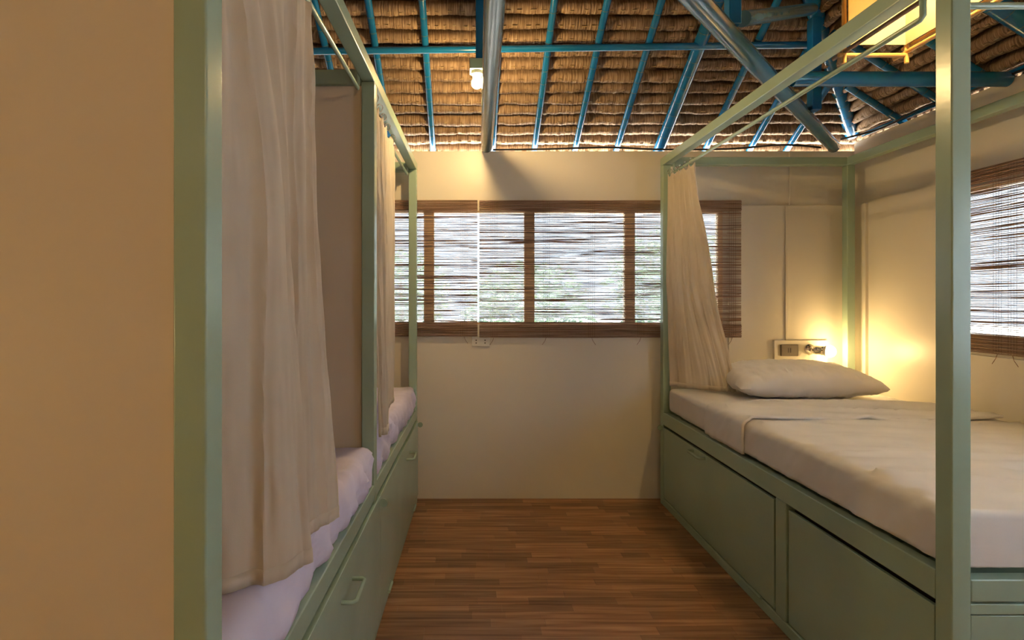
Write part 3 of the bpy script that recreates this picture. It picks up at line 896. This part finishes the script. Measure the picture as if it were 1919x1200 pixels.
def cable(name, label, pts, r):
    P = [tuple(p) for p in catmull(pts, 60)]
    o = MB().tube(P, r, 8).build(name, M['black'], smooth=True, org=P[0]); tag(o, label, 'cable'); return o
cable('power_cable', 'black power cable sagging along the top of the back wall',
      [(.16, YB - .02, 2.283), (.5, YB - .012, 2.290), (.9, YB - .01, 2.302), (1.25, YB - .012, 2.288), (1.7, YB - .01, 2.292), (2.05, YB - .012, 2.318), (2.30, YB - .015, 2.30)], .0065)
cable('power_cable', 'black power cable along the top of the right wall',
      [(2.40, YB - .06, 2.34), (XR - .012, 3.25, 2.352), (XR - .012, 2.95, 2.372), (XR - .012, 2.75, 2.352), (XR - .012, 2.2, 2.35)], .006)

# ------------------------------------------------------------------ bamboo lantern
LX0, LX1, LY0, LY1, LZ = 1.515, 1.745, 1.62, 2.13, 2.298
lc = ((LX0 + LX1) / 2, (LY0 + LY1) / 2, LZ)
ln = empty('hanging_lantern', lc); tag(ln, 'glowing cream fabric box lantern on a bamboo stick frame above the right bed', 'lamp')
def lp(mb, n, m_, **kw): return part(loc(mb, lc), n, m_, ln, **kw)
LT = LZ + .42
lp(MB().box(LX0, LX0 + .002, LY0, LY1, LZ + .025, LT), 'fabric_side', M['shade'])
lp(MB().box(LX1 - .002, LX1, LY0, LY1, LZ + .025, LT), 'fabric_side', M['shade'])
lp(MB().box(LX0 + .002, LX1 - .002, LY0, LY0 + .002, LZ + .025, LT), 'fabric_side', M['shade'])
lp(MB().box(LX0 + .002, LX1 - .002, LY1 - .002, LY1, LZ + .025, LT), 'fabric_side', M['shade'])
lp(MB().box(LX0, LX1, LY0, LY1, LT, LT + .002), 'fabric_top', M['shade'])
for x, m_ in ((LX0 - .010, 'brownstick'), (LX1 + .010, 'bamboo')):
    lp(MB().tube([(x, LY0 - .07, LZ), (x, LY1 + .07, LZ)], .0085, 10), 'frame_stick', M[m_], smooth=True)
lp(MB().tube([(LX1 + .028, LY0 - .07, LZ + .03), (LX1 + .028, LY1 + .05, LZ + .03)], .0075, 10), 'frame_stick', M['bamboo'], smooth=True)
for yv in (LY0 - .01, LY1 + .01):
    lp(MB().tube([(LX0 - .03, yv, LZ - .012), (LX1 + .03, yv, LZ - .012)], .0085, 10), 'frame_stick', M['bamboo'], smooth=True)
for x in (LX0 - .01, LX1 + .01):
    for yv in (LY0 - .008, LY1 + .008):
        lp(MB().tube([(x, yv, LZ - .045), (x, yv, LT + .02)], .0085, 10), 'corner_stick', M['bamboo'], smooth=True)
lp(MB().lathe(bulb_prof(.032), (lc[0], lc[1], LZ + .30), (0, 0, -1), 18), 'bulb', M['lanternbulb'], smooth=True)
lp(MB().tube([(lc[0], lc[1], LZ + .28), (lc[0], lc[1], zr(lc[0]) - .01)], .004, 8), 'cord', M['black'], smooth=True)

# bedside lamp of the neighbouring bay, out of the frame to the left of the camera
nb = (XL, -.35, 1.12)
n2 = empty('bedside_lamp', nb, -math.pi / 2 + math.pi); tag(n2, 'bedside bulb in the bay left of the camera, outside the picture', 'lamp')
part(MB().box(-.17, .17, -.018, .0, -.075, .075), 'backing_board', M['wall'], n2, bevel=.003)
part(MB().lathe([(.034, 0), (.036, .006), (.030, .014), (.020, .06)], (0, 0, 0), (0, -1, 0), 20), 'socket_cup', M['chrome'], n2, smooth=True)
part(MB().lathe(bulb_prof(.036), (0, -.055, 0), (0, -1, 0), 20), 'bulb', M['nearbulb'], n2, smooth=True)

# ------------------------------------------------------------------ garden outside
g = MB().box(-30, 30, -30, 40, -.45, -.13).build('ground', M['ground']); tag(g, 'pale sandy ground outside the room', kind='structure')
def shrub(cxy, h, rad, nleaf, seed, label):
    r = random.Random(seed); org = (cxy[0], cxy[1], -.13)
    root = empty('garden_tree', org); tag(root, label, 'tree', 'garden trees outside the windows')
    part(MB().tube([(0, 0, 0), (.04, 0, h * .5), (0, .03, h * .8)], [.07, .05, .02], 8), 'trunk', M['bark'], root, smooth=True)
    mb = MB()
    for k in range(nleaf):
        while True:
            q = Vector((r.uniform(-1, 1), r.uniform(-1, 1), r.uniform(-1, 1)))
            if .35 < q.length < 1: break
        c = Vector((q.x * rad, q.y * rad, h * .62 + q.z * h * .40))
        a = Euler((r.uniform(-.8, .8), r.uniform(-.8, .8), r.uniform(0, 6.28))).to_matrix()
        L = r.uniform(.10, .2); W = L * .3
        mb.add([c + a @ Vector(v) for v in ((0, 0, 0), (W, L * .5, .01), (0, L, -.02), (-W, L * .5, .01))], [(0, 1, 2, 3)])
    q = part(mb, 'foliage', M['leaf'], root); tag(q, kind='stuff')
shrub((.9, 8.3), 2.0, 1.0, 1300, 1, 'leafy green tree outside behind the middle of the back window')
shrub((3.4, 8.9), 2.6, 1.1, 1300, 2, 'leafy green tree outside behind the right end of the back window')
shrub((-1.6, 12.5), 2.6, 1.2, 1200, 3, 'distant green tree outside behind the left end of the back window')
shrub((5.3, 2.6), 2.6, 1.0, 1500, 4, 'leafy green tree outside the right wall window')
